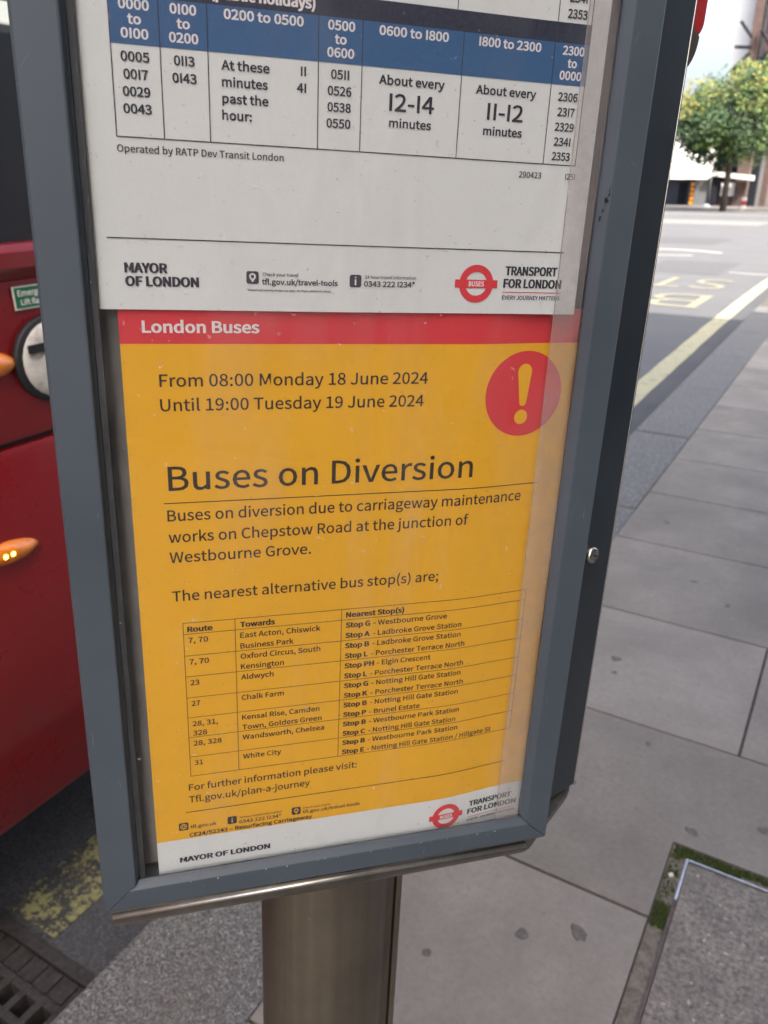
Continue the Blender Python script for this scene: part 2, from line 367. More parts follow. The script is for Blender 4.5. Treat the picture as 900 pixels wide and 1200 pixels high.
for i in range(len(rows) - 1):
    y0, y1 = rows[i], rows[i + 1]; k = i - (len(low) - 1)
    if abs(y0 - 1.313) < .01:                                # L-shaped slab cut round the cover
        g = .0035; pl = [(-.7215, y0 + g), (GX - .003, y0 + g), (GX - .003, GY + .003), (.40, GY + .003), (.40, y1 - g), (-.7215, y1 - g)]
        m_ = MB(); m_.loft([[(a, b, -.05) for a, b in pl], [(a, b, 0) for a, b in pl]]); m_.build('paving_slab', M['slab'], pav)
        slab(.407, 1.31, y0, y1); slab(1.31, 2.21, y0, y1); slab(2.21, 3.46, y0, y1); continue
    if y1 < 1.35 and y1 > CV[2] - .06:
        slab(-.725, GX, y0, y1); slab(CV[1] + .04, 1.5, y0, y1); slab(1.5, 2.4, y0, y1); slab(2.4, 3.46, y0, y1); continue
    xsx = [-.725, -.048, .855, 1.758, 2.66, 3.46] if k % 2 else [-.725, .40, 1.31, 2.21, 3.46]
    for a, b in zip(xsx, xsx[1:]): slab(a, b, y0, y1)
# inspection cover
cov = empty('inspection_cover', loc=(.2, 1.0, 0)); tag(cov, 'aggregate-filled inspection cover with worn steel edging and mossy gap, set in paving', 'access cover')
O_ = (.2, 1.0, 0)
bx('infill_slab', M['infill'], cov, CV[0] + .006, CV[1] - .006, CV[2] + .006, CV[3] - .006, -.05, -.002, bevel=.002, off=O_)
bx('steel_edge', M['edge'], cov, CV[0], CV[0] + .005, 1.385, CV[3], -.05, .002, off=O_); bx('steel_edge', M['edge2'], cov, CV[0] - .001, CV[0] + .005, CV[2], 1.3845, -.05, .0015, off=O_)
bx('steel_edge', M['edge'], cov, CV[0] + .006, CV[1], CV[3] - .004, CV[3], -.05, .002, off=O_)
bx('steel_edge', M['edge2'], cov, CV[1] - .005, CV[1], CV[2], CV[3] - .006, -.05, .0022, off=O_)
bx('mortar_strip', M['dirt'], cov, GX, CV[0] - .001, CV[2], GY, -.05, -.006, off=O_)
bx('mortar_strip', M['dirt'], cov, CV[0] - .0005, CV[1], CV[3] + .001, GY, -.05, -.007, off=O_)
mb = MB()
def moss(x0, x1, y0, y1, nn):
    for _ in range(nn):
        x, y_ = random.uniform(x0, x1), random.uniform(y0, y1); r = random.uniform(.0010, .0042); a = random.uniform(0, 6.3); h = random.uniform(.002, .013)
        p = [(x + r * math.cos(a + q * 2.1), y_ + r * math.sin(a + q * 2.1), -.007) for q in range(3)]
        mb.add(p + [(x + random.uniform(-.002, .002), y_ + random.uniform(-.002, .002), -.007 + h)], [(0, 1, 3), (1, 2, 3), (2, 0, 3)])
moss(CV[0] - .03, .02, CV[3] + .004, GY - .002, 700); moss(.02, .14, CV[3] + .018, GY, 260)
moss(GX + .002, CV[0] - .003, 1.30, 1.365, 520); moss(GX + .002, CV[0] - .006, 1.36, 1.53, 170)
tag(mb.build('moss', M['moss']), 'low green moss growing in the gap round the inspection cover', 'moss', kind='stuff')
st = MB()
for (x, y_, r) in [(-.117, 1.452, .0065), (-.112, 1.488, .004), (-.121, 1.41, .0035), (-.11, 1.43, .003)]:
    st.loft([[(x + q * math.cos(i * 1.05) * (1 + .2 * math.sin(i * 3)), y_ + q * math.sin(i * 1.05), z) for i in range(6)] for q, z in ((r * .8, -.008), (r, -.003), (r * .5, .001))])
    tag(st.build('pebble', M['wink'] if r > .006 else M['dirt']), 'small round white pebble in the mortar gap beside the cover' if r > .006 else 'tiny dull grit stone in the mortar gap beside the cover', 'pebble', None if r > .006 else 'grit stones in the cover gap'); st = MB()

# drain gully
dr = empty('drain_grating', loc=(-1.27, .42, ROAD)); tag(dr, 'cast iron gully grating in the road against the granite kerb', 'drain')
D_ = (-1.27, .42, ROAD)
bx('pit', M['pit'], dr, HX[0], HX[1], HY[0], HY[1], -.50, -.49, off=D_)
for a in ((HX[0] - .004, HX[0] + .028, HY[0], HY[1]), (HX[1] - .022, HX[1] + .03, HY[0], HY[1])): bx('frame_side', M['iron'], dr, *a, -.22, ROAD + .006, bevel=.002, off=D_)
for a in ((HX[0] + .028, HX[1] - .022, HY[1] - .022, HY[1] + .004), (HX[0] + .028, HX[1] - .022, HY[0], HY[0] + .03)): bx('frame_end', M['iron'], dr, *a, -.22, ROAD + .005, bevel=.002, off=D_)
xa, xb = HX[0] + .029, HX[1] - .023
bx('hinge_plate', M['iron'], dr, xa, xb, HY[1] - .075, HY[1] - .023, -.19, ROAD - .006, bevel=.002, off=D_)
for i in range(7):
    x = xa + .01 + i * (xb - xa - .02) / 6.6
    bx('rib', M['iron'], dr, x, x + .010, HY[1] - .073, HY[1] - .028, ROAD - .006, ROAD + .002, bevel=.001, off=D_)
nx = 7; px_ = (xb - xa) / (nx - .45)
for i in range(nx): x = xa + .002 + i * px_; bx('grate_bar', M['iron'], dr, x, x + .017, HY[0] + .031, HY[1] - .076, -.19, ROAD + .002, bevel=.002, off=D_)
yy = HY[1] - .076
for j in range(7): bx('cross_bar', M['iron'], dr, xa + .001, xb - .001, yy - .018, yy, -.19, ROAD - .001, bevel=.002, off=D_); yy -= .058

# ------------------------------------------------------------------ fonts and flat print
import os
FONT = None
try:
    p_ = os.path.join(bpy.utils.system_resource('DATAFILES'), 'fonts', 'Noto Sans CJK Regular.woff2')
    if os.path.exists(p_): FONT = bpy.data.fonts.load(p_)
except Exception: FONT = None
def glyphs(txt, bold=0., shear=0.):
    cu = bpy.data.curves.new('tmp', 'FONT'); cu.body = txt; cu.size = 1; cu.offset = bold; cu.resolution_u = 3; cu.shear = shear; cu.fill_mode = 'FRONT'
    if FONT: cu.font = FONT
    ob = bpy.data.objects.new('tmp', cu); COL.objects.link(ob)
    dg = bpy.context.evaluated_depsgraph_get(); me = ob.evaluated_get(dg).to_mesh()
    vs = [tuple(q.co) for q in me.vertices]; fs = [tuple(q.vertices) for q in me.polygons]
    ob.evaluated_get(dg).to_mesh_clear(); bpy.data.objects.remove(ob); bpy.data.curves.remove(cu)
    return vs, fs
_cap = [q[1] for q in glyphs('H')[0]]; CAP = max(_cap) - min(_cap)

# panel frame: local x right along the case, y into it, z up; origin at the notice's top-left corner
PX = Vector((0.6972, 0.7145, -0.0576)); PZ = Vector((0.0150, 0.0658, 0.9977))
PX.normalize(); PZ = (PZ - PX * PZ.dot(PX)).normalized(); PY = PZ.cross(PX)
PO = Vector((-0.2578, 0.2241, 1.4057))
def pmat(base):
    q = PO + PX * base[0] + PY * base[1] + PZ * base[2]
    return Matrix(((PX.x, PY.x, PZ.x, q.x), (PX.y, PY.y, PZ.y, q.y), (PX.z, PY.z, PZ.z, q.z), (0, 0, 0, 1)))

class Sheet:
    def __init__(s, root, base, surf, y0): s.root = root; s.base = base; s.surf = surf; s.y0 = y0
    def P(s, u, v_, lift):                                   # millimetres on the sheet -> local metres
        u /= 1000; v_ /= 1000; return (u, s.y0 + s.surf(u, v_) - lift, -v_)
    def grid(s, name, u0, u1, v0, v1, mat, lift, nu, nv, parent=None):
        vs = [s.P(u0 + (u1 - u0) * i / nu, v0 + (v1 - v0) * j / nv, lift) for j in range(nv + 1) for i in range(nu + 1)]
        fs = [(j * (nu + 1) + i, j * (nu + 1) + i + 1, (j + 1) * (nu + 1) + i + 1, (j + 1) * (nu + 1) + i) for j in range(nv) for i in range(nu)]
        return mesh(name, vs, fs, mat, parent if parent is not None else s.root, s.base, True)
    def text(s, name, txt, u0, u1, v_, mat, cap=None, bold=0., lift=.00030, parent=None):
        ex = max(0., bold - .012); vs, fs = glyphs(txt, min(bold, .009 if ex else bold))
        if not vs: return
        if ex:
            n0 = len(vs); vs = [(q[0] - ex * .8, q[1], 0) for q in vs] + [(q[0] + ex * .8, q[1], .00004) for q in vs]; fs = list(fs) + [tuple(i + n0 for i in f_) for f_ in fs]
        a = min(q[0] for q in vs); b = max(q[0] for q in vs); sx = (u1 - u0) / (b - a); sy = cap / CAP if cap else sx
        me = bpy.data.meshes.new(name)
        me.from_pydata([tuple(c - d for c, d in zip(s.P(u0 + (q[0] - a) * sx, v_ - q[1] * sy, lift + q[2]), s.base)) for q in vs], [], [tuple(reversed(f_)) for f_ in fs])
        return link(name, me, mat, parent if parent is not None else s.root)
    def poly(s, name, pts, mat, lift=.00030, parent=None):
        return mesh(name, [s.P(a, b, lift) for a, b in pts], [tuple(range(len(pts)))], mat, parent if parent is not None else s.root, s.base)
    def ring(s, name, cx, cy, r0, r1, mat, lift, parent=None, n=56, ry=1.):
        vs = []; fs = []
        for i in range(n):
            a = 2 * math.pi * i / n
            vs += [s.P(cx + r0 * math.cos(a), cy + r0 * ry * math.sin(a), lift), s.P(cx + r1 * math.cos(a), cy + r1 * ry * math.sin(a), lift)]
            k = (i + 1) % n; fs.append((2 * i, 2 * i + 1, 2 * k + 1, 2 * k))
        return mesh(name, vs, fs, mat, parent if parent is not None else s.root, s.base)
    def disc(s, name, cx, cy, r, mat, lift, parent=None, n=40, rings=5):
        vs = [s.P(cx, cy, lift)]; fs = []
        for q in range(1, rings + 1):
            for i in range(n):
                a = 2 * math.pi * i / n; vs.append(s.P(cx + r * q / rings * math.cos(a), cy + r * q / rings * math.sin(a), lift))
        for i in range(n): fs.append((0, 1 + i, 1 + (i + 1) % n))
        for q in range(rings - 1):
            for i in range(n): k = (i + 1) % n; fs.append((1 + q * n + i, 1 + (q + 1) * n + i, 1 + (q + 1) * n + k, 1 + q * n + k))
        return mesh(name, vs, fs, mat, parent if parent is not None else s.root, s.base)
    def hline(s, name, u0, u1, v_, wd, mat, parent=None, lift=.00026): return s.grid(name, u0, u1, v_ - wd / 2, v_ + wd / 2, mat, lift, 40, 1, parent)
    def vline(s, name, u, v0, v1, wd, mat, parent=None, lift=.00028): return s.grid(name, u - wd / 2, u + wd / 2, v0, v1, mat, lift, 1, 30, parent)
    def icon(s, u0, v0, sz, kind, mat, fg):
        r = sz * .18; pts = []
        for cx, cy, a0 in ((u0 + sz - r, v0 + r, -90), (u0 + sz - r, v0 + sz - r, 0), (u0 + r, v0 + sz - r, 90), (u0 + r, v0 + r, 180)):
            for q in range(5): a = R(a0 + q * 22.5); pts.append((cx + r * math.cos(a), cy + r * math.sin(a)))
        b = s.poly('icon', pts, mat, .00028); c = u0 + sz / 2; m = v0 + sz / 2
        if kind == 'pin':
            s.ring('icon_symbol', c, m - sz * .08, sz * .14, sz * .27, fg, .00036, b, 24)
            s.poly('icon_symbol', [(c - sz * .19, m + sz * .10), (c + sz * .19, m + sz * .10), (c, m + sz * .40)], fg, .00036, b)
        elif kind == 'i':
            s.text('icon_symbol', 'i', c - sz * .085, c + sz * .085, v0 + sz * .82, fg, sz * .62, .0, .00036, b)
        else:
            s.ring('icon_symbol', c, m, sz * .29, sz * .36, fg, .00036, b, 24); s.ring('icon_symbol', c, m, sz * .11, sz * .17, fg, .00036, b, 24, 2.0)
            s.hline('icon_symbol', c - sz * .33, c + sz * .33, m, sz * .06, fg, b, .00036)
    def roundel(s, cx, cy, ro, ri, bw, bh, tcap):
        o = s.ring('roundel', cx, cy, ri, ro, M['pred'], .00028)
        b = s.grid('roundel_bar', cx - bw / 2, cx + bw / 2, cy - bh / 2, cy + bh / 2, M['pred'], .00034, 8, 1, o)
        s.text('roundel_lettering', 'BUSES', cx - bw * .18, cx + bw * .18, cy + tcap / 2, M['wink'], tcap, .012, .00042, o)

# ---- white timetable sheet
WB = (.097, -.0015, -.0025)
tt = empty('timetable_sheet', pmat(WB)); tag(tt, 'white printed bus timetable sheet with blue header row in the upper half of the case', 'timetable')
W = Sheet(tt, WB, lambda u, v_: .0006 * math.sin(u * 40 + 1) - .0005 * max(0, (v_ + .03) / .03) , -.0018)
W.grid('paper', -8.2, 201.8, -295, -2.1, M['white'], 0, 30, 50)
TL, TR = 4.4, 193.8
W.grid('title_row', TL, TR + .3, -118.2, -110.9, M['navy'], .00020, 30, 2)
W.grid('header_row', TL, TR + .3, -110.9, -95.7, M['blue'], .00020, 30, 3)
W.grid('title_row', TL, TR, -190, -183, M['navy'], .00020, 30, 2); W.grid('header_row', TL, TR, -183, -168, M['blue'], .00020, 30, 3)
cols = [4.4, 21.6, 38.7, 80.05, 97.2, 138.6, 178.5, 193.7]
for c_ in cols: W.vline('table_rule', c_, -110.9, -65.1, .35, M['ink'])
for c_ in [4.4, 135.2, 178.7, 193.7]: W.vline('table_rule', c_, -168, -118.2, .35, M['ink'])
W.hline('table_rule', TL, TR, -65.1, .4, M['ink']); W.hline('footer_rule', -1.9, 193.2, -29.2, .45, M['ink'])
J = lambda t_: t_.replace('1', 'I')
hd = [('0000', 7.9, 18.5, 0), ('to', 10.8, 15.5, 1), ('0100', 8.2, 17.8, 2), ('0100', 25.6, 35.0, 0), ('to', 27.9, 32.6, 1), ('0200', 25.0, 35.4, 2), ('0200 to 0500', 44.8, 74.3, 0),
      ('0500', 83.6, 94.1, 0), ('to', 86.3, 90.9, 1), ('0600', 83.4, 94.0, 2), ('0600 to 1800', 103.7, 132.2, 0), ('1800 to 2300', 145.2, 172.4, 0), ('2300', 182.1, 191.9, 0), ('to', 184.9, 189.1, 1), ('0000', 181.8, 191.8, 2)]
for t_, a, b, r_ in hd: W.text('header_lettering', J(t_), a, b, -106.8 + r_ * 4.55, M['wink'], 3.05, .010)
W.text('title_lettering', '(public holidays)', 40.3, 78.7, -112.9, M['wink'], 3.6, .022)
nm = [('0005', 7.6, 17.7, 0), ('0017', 8.2, 16.9, 1), ('0029', 7.6, 17.4, 2), ('0043', 7.4, 17.6, 3), ('0113', 26.3, 33.8, 0), ('0143', 25.5, 34.3, 1), ('11', 73.3, 75.3, 0), ('41', 71.8, 75.4, 1),
      ('0511', 85.0, 92.2, 0), ('0526', 83.8, 93.3, 1), ('0538', 83.8, 93.2, 2), ('0550', 83.5, 93.2, 3), ('2306', 182.2, 191.2, .1), ('2317', 182.6, 190.6, 1.1), ('2329', 182.1, 191.0, 2.1), ('2341', 182.4, 190.2, 3.1), ('2353', 182.2, 190.7, 4.1),
      ('2353', 182.6, 191.4, -5.2), ('2341', 182.8, 190.7, -6.2)]
for t_, a, b, r_ in nm: W.text('departure_time', J(t_), a, b, -90.3 + r_ * 5.7, M['ink'], 3.05, .010)
for t_, a, b, v_ in [('At these', 43.4, 61.4, -90.2), ('minutes', 43.5, 60.7, -84.6), ('past the', 43.5, 60.9, -79.0), ('hour:', 43.3, 54.5, -73.3), ('About every', 104.2, 131.7, -90.0), ('minutes', 109, 126.9, -74.9), ('About every', 145.3, 172.2, -89.7), ('minutes', 149.8, 167.4, -74.7)]:
    W.text('table_lettering', t_, a, b, v_, M['ink'], 3.05, .010)
W.text('interval', 'I2-I4', 108.8, 127.7, -80.8, M['ink'], 6.0, .006); W.text('interval', 'II-I2', 151.0, 167.1, -80.5, M['ink'], 6.0, .006)
W.text('operator_line', 'Operated by RATP Dev Transit London', 4.2, 66.7, -59.9, M['ink'], 2.45, .005)
W.text('reference_number', '290423', 167.8, 178.3, -59.3, M['ink'], 2.3, .005); W.text('reference_number', 'I25I', 189.6, 194.2, -59.5, M['ink'], 2.3, .005)
W.text('mayor_lettering', 'MAYOR', 3.8, 20.3, -16.4, M['ink'], 3.6, .027); W.text('mayor_lettering', 'OF LONDON', 3.8, 32.3, -11.3, M['ink'], 3.6, .027)
W.icon(51.3, -18.0, 5.0, 'pin', M['ink'], M['wink']); W.icon(94.5, -17.6, 5.1, 'i', M['ink'], M['wink'])
W.text('contact_lettering', 'Check your travel', 57.9, 72.7, -16.2, M['ink'], 1.35, .004); W.text('contact_lettering', 'tfl.gov.uk/travel-tools', 57.6, 89.4, -12.9, M['ink'], 2.1, .010)
W.text('small_print', '*Network and roaming charges may apply. See tfl.gov.uk/terms for details.', 51.4, 86.8, -10.2, M['ink'], .75, .01)
W.text('contact_lettering', '24 hour travel information', 101.1, 124.0, -16.1, M['ink'], 1.35, .004); W.text('contact_lettering', '0343 222 I234*', 100.8, 123.6, -12.9, M['ink'], 2.15, .010)
W.roundel(152.2, -14.9, 8.1, 5.05, 20.2, 3.5, 2.0)
W.text('authority_lettering', 'TRANSPORT', 165.6, 191.0, -19.0, M['ink'], 3.6, .027); W.text('authority_lettering', 'FOR LONDON', 165.2, 193.6, -13.6, M['ink'], 3.6, .027)
W.hline('red_rule', 165.1, 193.2, -11.6, .35, M['pred']); W.text('authority_lettering', 'EVERY JOURNEY MATTERS', 165.1, 193.5, -8.4, M['ink'], 1.7, .008)

# ---- yellow diversion notice
def warp(u, v_):
    t_ = min(max((u - .150) / .060, 0), 1); return .0050 * t_ * t_ * (3 - 2 * t_)
YB = (.105, 0, -.297)
dn = empty('diversion_notice', pmat(YB)); tag(dn, 'yellow notice headed Buses on Diversion, with red band and route table, below the timetable', 'notice')
Y = Sheet(dn, YB, warp, 0)
Y.grid('paper', 0, 210, -4, 297, M['white'], 0, 60, 60)
Y.grid('yellow_ground', 0, 210, 11.9, 270.6, M['yellow'], .00012, 60, 60)
Y.grid('red_band', 0, 210, -4, 11.9, M['pred'], .00012, 60, 4)
Y.text('band_lettering', 'London Buses', 9.0, 56.6, 7.2, M['wink'], 4.6, .016)
Dd = 0.004
for t_, a, b, v_ in [('From 08:00 Monday 18 June 2024', 14.6, 133.1, 29.7), ('Until 19:00 Tuesday 19 June 2024', 14.4, 131.7, 40.2), ('Buses on diversion due to carriageway maintenance', 14.7, 187.5, 90.5),
                     ('works on Chepstow Road at the junction of', 14.7, 158.9, 100.9), ('Westbourne Grove.', 14.6, 79.8, 110.9), ('The nearest alternative bus stop(s) are;', 14.8, 145.2, 130.6)]:
    Y.text('body_lettering', t_, a, b, v_, M['bink'], 5.15, Dd)
Y.text('heading_lettering', 'Buses on Diversion', 15.9, 159.0, 76.0, M['bink'], 10.9, .003)
Y.hline('heading_rule', 13.5, 196.6, 82.0, .42, M['bink'])
ws = Y.disc('warning_disc', 183.0, 36.0, 20.7, M['pred'], .00028, rings=8)
Y.poly('exclamation_stroke', [(182.4 + 3.8 * math.cos(R(a)), 25.2 + 3.8 * math.sin(R(a))) for a in range(180, 361, 15)] + [(184.7, 39.9)] + [(182.8 + 1.9 * math.cos(R(a)), 39.9 + 1.9 * math.sin(R(a))) for a in range(15, 180, 15)] + [(180.9, 39.9)], M['yellow'], .00044, ws)
Y.disc('exclamation_dot', 182.5, 47.2, 3.6, M['yellow'], .00044, ws, 24, 2)
RW = [142.5, 148.5, 160.3, 171.9, 183.9, 195.5, 207.2, 219.0, 230.8]
for r_ in RW: Y.hline('table_rule', 18.9, 197.3, r_, .26, M['bink'])
for c_ in (18.95, 43.2, 95.6, 197.3): Y.vline('table_rule', c_, RW[0], RW[-1], .28, M['bink'])
Y.text('table_heading', 'Route', 20.8, 32.6, 147.3, M['bink'], 2.75, .023); Y.text('table_heading', 'Towards', 45.5, 62.4, 147.2, M['bink'], 2.75, .023); Y.text('table_heading', 'Nearest Stop(s)', 97.8, 128.1, 147.1, M['bink'], 2.75, .023)
for t_, a, b, v_ in [('7, 70', 21, 30.3, 153.3), ('7, 70', 21, 30.3, 165.1), ('23', 21, 25.3, 176.8), ('27', 21, 25.3, 188.7), ('28, 31,', 21, 33.5, 200.6), ('328', 21, 28, 206.2), ('28, 328', 21, 35, 212.3), ('31', 21, 25.3, 224.1)]:
    Y.text('route_number', t_, a, b, v_, M['bink'], 2.8, .007)
for t_, b, v_ in [('East Acton, Chiswick', 85, 153.1), ('Business Park', 71.6, 159), ('Oxford Circus, South', 85.1, 164.8), ('Kensington', 66.7, 170.6), ('Aldwych', 61.5, 176.6), ('Chalk Farm', 66.7, 188.5), ('Kensal Rise, Camden', 85.2, 200.3), ('Town, Golders Green', 86.4, 206.2), ('Wandsworth, Chelsea', 87.8, 212.3), ('White City', 65.2, 224.2)]:
    Y.text('destination_lettering', t_, 45.45, b, v_, M['bink'], 2.8, .007)
for i, (L_, be, t_, b) in enumerate([('Stop G', 110.5, 'Westbourne Grove', 151.6), ('Stop A', 110.5, 'Ladbroke Grove Station', 160.2), ('Stop B', 110.4, 'Ladbroke Grove Station', 160.2), ('Stop L', 109.9, 'Porchester Terrace North', 162.9), ('Stop PH', 113.4, 'Elgin Crescent', 144.2),
                                     ('Stop L', 109.9, 'Porchester Terrace North', 163.2), ('Stop G', 110.8, 'Notting Hill Gate Station', 162.2), ('Stop K', 110.6, 'Porchester Terrace North', 164), ('Stop B', 110.5, 'Notting Hill Gate Station', 161.6), ('Stop P', 110.3, 'Brunel Estate', 140),
                                     ('Stop B', 110.4, 'Westbourne Park Station', 163.2), ('Stop C', 110.2, 'Notting Hill Gate Station', 161.5), ('Stop B', 110.3, 'Westbourne Park Station', 163.3), ('Stop E', 110, 'Notting Hill Gate Station / Hillgate St', 184.7)]):
    v_ = 152.9 + i * 5.91
    Y.text('stop_letter', L_, 97.7, be, v_, M['bink'], 2.75, .023); Y.text('stop_name', '- ' + t_, be + 1.6, b, v_, M['bink'], 2.8, .007)
Y.text('body_lettering', 'For further information please visit:', 17.6, 106.3, 239.7, M['bink'], 3.9, .005); Y.text('body_lettering', 'Tfl.gov.uk/plan-a-journey', 17.4, 80.6, 247.3, M['bink'], 3.9, .005)
Y.hline('footer_rule', 15.4, 196.6, 253.4, .42, M['bink'])
Y.icon(11.5, 259.8, 4.9, 'globe', M['ink'], M['yellow']); Y.icon(36.5, 260.3, 4.9, 'i', M['ink'], M['yellow']); Y.icon(70.8, 260.6, 4.9, 'pin', M['ink'], M['yellow'])
for t_, a, b, v_, c_ in [('tfl.gov.uk', 17.4, 30.8, 264.1, 2.0), ('24 hour travel information', 42.8, 65.5, 262.4, 1.2), ('0343 222 I234*', 42.6, 65.1, 265.7, 2.0), ('Check your travel', 76.9, 92.2, 262.4, 1.2), ('tfl.gov.uk/travel-tools', 76.9, 108.7, 265.5, 2.0)]:
    Y.text('contact_lettering', t_, a, b, v_, M['ink'], c_, .008 if c_ > 1.5 else .003)
Y.text('reference_line', 'CE24/52243 – Resurfacing Carriageway', 16.6, 82.2, 269.5, M['bink'], 2.3, .012)
Y.text('mayor_lettering', 'MAYOR OF LONDON', 11, 59, 285.8, M['ink'], 3.2, .026)
Y.roundel(161.1, 283.9, 8.6, 5.4, 21.0, 3.7, 2.1)
Y.text('authority_lettering', 'TRANSPORT', 175.4, 203.5, 280.6, M['ink'], 3.5, .025); Y.text('authority_lettering', 'FOR LONDON', 174.8, 207.1, 286.2, M['ink'], 3.5, .025)
Y.hline('red_rule', 175, 206.2, 288.6, .35, M['pred']); Y.text('authority_lettering', 'EVERY JOURNEY MATTERS', 175.1, 207.1, 291.6, M['ink'], 1.5, .008)

# ---- clear sleeve edge down the right-hand side
SB = (.198, -.003, -.30)
sv = []; sf = []; nz = 70; nxs = 8
for j in range(nz + 1):
    z = -.296 + .56 * j / nz
    for i in range(nxs + 1):
        x = .1912 + .0140 * i / nxs; sv.append((x, -.0026 - .0009 * math.sin(i / nxs * math.pi) + .0004 * math.sin(z * 37 + i), z))
sf = [(j * (nxs + 1) + i, j * (nxs + 1) + i + 1, (j + 1) * (nxs + 1) + i + 1, (j + 1) * (nxs + 1) + i) for j in range(nz) for i in range(nxs)]
sleeve = empty('plastic_sleeve', pmat(SB)); tag(sleeve, 'clear hazy plastic sleeve strip over the edges of both papers, beside the lock bolt', 'plastic sleeve')
mesh('sheet', sv, sf, M['sleeve'], sleeve, SB, True)
MB().tube((.1912, -.0029, -.296), (.1912, -.0029, .264), .00022, .00022, 6).build('welded_edge', M['sleeve'], sleeve, SB)

# ------------------------------------------------------------------ bus stop case and post
BB = (.110, .085, -1.415)
stop = empty('bus_stop', pmat(BB)); tag(stop, 'grey framed bus stop timetable case on a round-fronted metal post', 'bus stop')
X0, X1, Z0, Z1 = -.028, .2237, -.305, .30
def rail(side):
    fl, inn = {'b': (.0122, .0160), 'l': (.0158, .0184), 'r': (.0142, .0184), 't': (.0142, .0186)}[side]
    prof = [(0, .012), (0, -.0062), (.0004, -.0072), (.0012, -.008), (fl, -.008), (fl + .0007, -.0078), (inn - .0007, -.0050), (inn, -.0042), (inn, -.0030), (inn - .0060, .0008), (inn - .0075, .012)]
    def pt(t_, y_, end):
        if side == 'b': return (X0 + t_ if end == 0 else X1 - t_, y_, Z0 + t_)
        if side == 't': return (X0 + t_ if end == 0 else X1 - t_, y_, Z1 - t_)
        if side == 'l': return (X0 + t_, y_, Z0 + t_ if end == 0 else Z1 - t_)
        return (X1 - t_, y_, Z0 + t_ if end == 0 else Z1 - t_)
    g = .00025
    def gap(p):                                              # hairline mitre gap
        x, y_, z = p
        if side in 'bt': return (x + (g if x < .1 else -g), y_, z)
        return (x, y_, z + (g if z < 0 else -g))
    return MB().loft([[gap(pt(a, b, 0)) for a, b in prof], [gap(pt(a, b, 1)) for a, b in prof]])
for s_ in 'blrt':
    rl = rail(s_).build('frame_rail', M['frame'], stop, BB)
# gasket round the opening
gi = .0186
bx('gasket', M['gasket'], stop, X0 + gi + .0001, X0 + gi + .0026, -.0040, .0060, Z0 + .0165, Z1 - gi, off=BB)
bx('glazing', M['pane'], stop, X0 + gi + .0002, X1 - gi - .0002, -.0058, -.0044, Z0 + .0158, Z1 - gi, off=BB)
bx('backing_board', M['backing'], stop, X0 + gi - .001, X1 - gi + .001, .0068, .0100, Z0 + gi - .003, Z1 - gi, off=BB)
# scratches / chips on the frame
for (x, z, q) in [(.2085, .0560, 1.), (.2075, .0520, .7), (.2062, .0475, .6), (.2055, .0440, .4)]:
    pts = [(x + q * random.uniform(-.0012, .0012) + .0007 * q * math.cos(i), -.00805, z + q * .0024 * math.sin(i) + random.uniform(-.0005, .0005)) for i in range(7)]
    mesh('scuff_mark', pts, [tuple(range(7))], M['black'], stop, BB)
for i in range(26):
    if i % 2: x = X0 + random.uniform(.002, .015) if i % 4 == 1 else X1 - random.uniform(.002, .013); z = random.uniform(Z0 + .02, .12)
    else: x = random.uniform(X0 + .02, X1 - .02); z = Z0 + random.uniform(.002, .011)
    a = random.uniform(0, 3.1); L_ = random.uniform(.0008, .0055 if i % 2 else .003); q = random.uniform(.00006, .00014); dx, dz = math.cos(a) * L_ * .35, math.sin(a) * L_
    mesh('scratch', [(x - dx - q, -.00808, z - dz), (x - dx + q, -.00808, z - dz), (x + dx + q * .4, -.00808, z + dz), (x + dx - q * .4, -.00808, z + dz)], [(0, 1, 2, 3)], M['scratch'], stop, BB)
# bright trim behind the door, then the wedge-shaped body
bx('edge_trim', M['silver'], stop, X1 - .003, X1 + .0070, .0122, .0140, Z0 + .004, Z1, off=BB)
out = [(X0 + .0015, .0142), (X1 + .004, .0142), (.2615, .0300), (.2632, .0330), (.2632, .092), (.2600, .0955), (X0 + .004, .0955), (X0 + .0015, .092)]
MB().loft([[(a, b, Z0 + .003) for a, b in out], [(a, b, Z1 + .004) for a, b in out]]).build('case_body', M['body'], stop, BB)
MB().tube((.2635, .0335, Z0 + .003), (.2635, .0335, Z1), .0009, .0009, 8).build('rear_trim', M['silver'], stop, BB)
# curved aluminium tray under the case
cx, cy = .118, .052
rings = []
tr_out = [(X0 + .003, -.0055), (.10, -.0065), (X1 - .006, -.0050), (.2585, .0290), (.2612, .0330), (.2612, .090), (.10, .0945), (X0 + .003, .090)]
for q in range(7):
    a = q / 6 * math.pi / 2; k = 1 - .22 * (1 - math.cos(a)); kx = 1 - .12 * (1 - math.cos(a))
    rings.append([(x if x < .05 else cx + (x - cx) * kx, cy + (y_ - cy) * k, Z0 - .0012 - .0195 * math.sin(a)) for x, y_ in tr_out])
ty = MB().loft(rings).build('bottom_tray', M['tray'], stop, BB, True); ty.data.set_sharp_from_angle(angle=R(35))
MB().tube((X0 + .0035, -.0060, Z0 - .0045), (X1 - .012, -.0062, Z0 - .0045), .0014, .0014, 8).build('tray_highlight', M['silver2'], stop, BB, True)  # added pale bar puts the highlight on the tray's worn top edge into shape
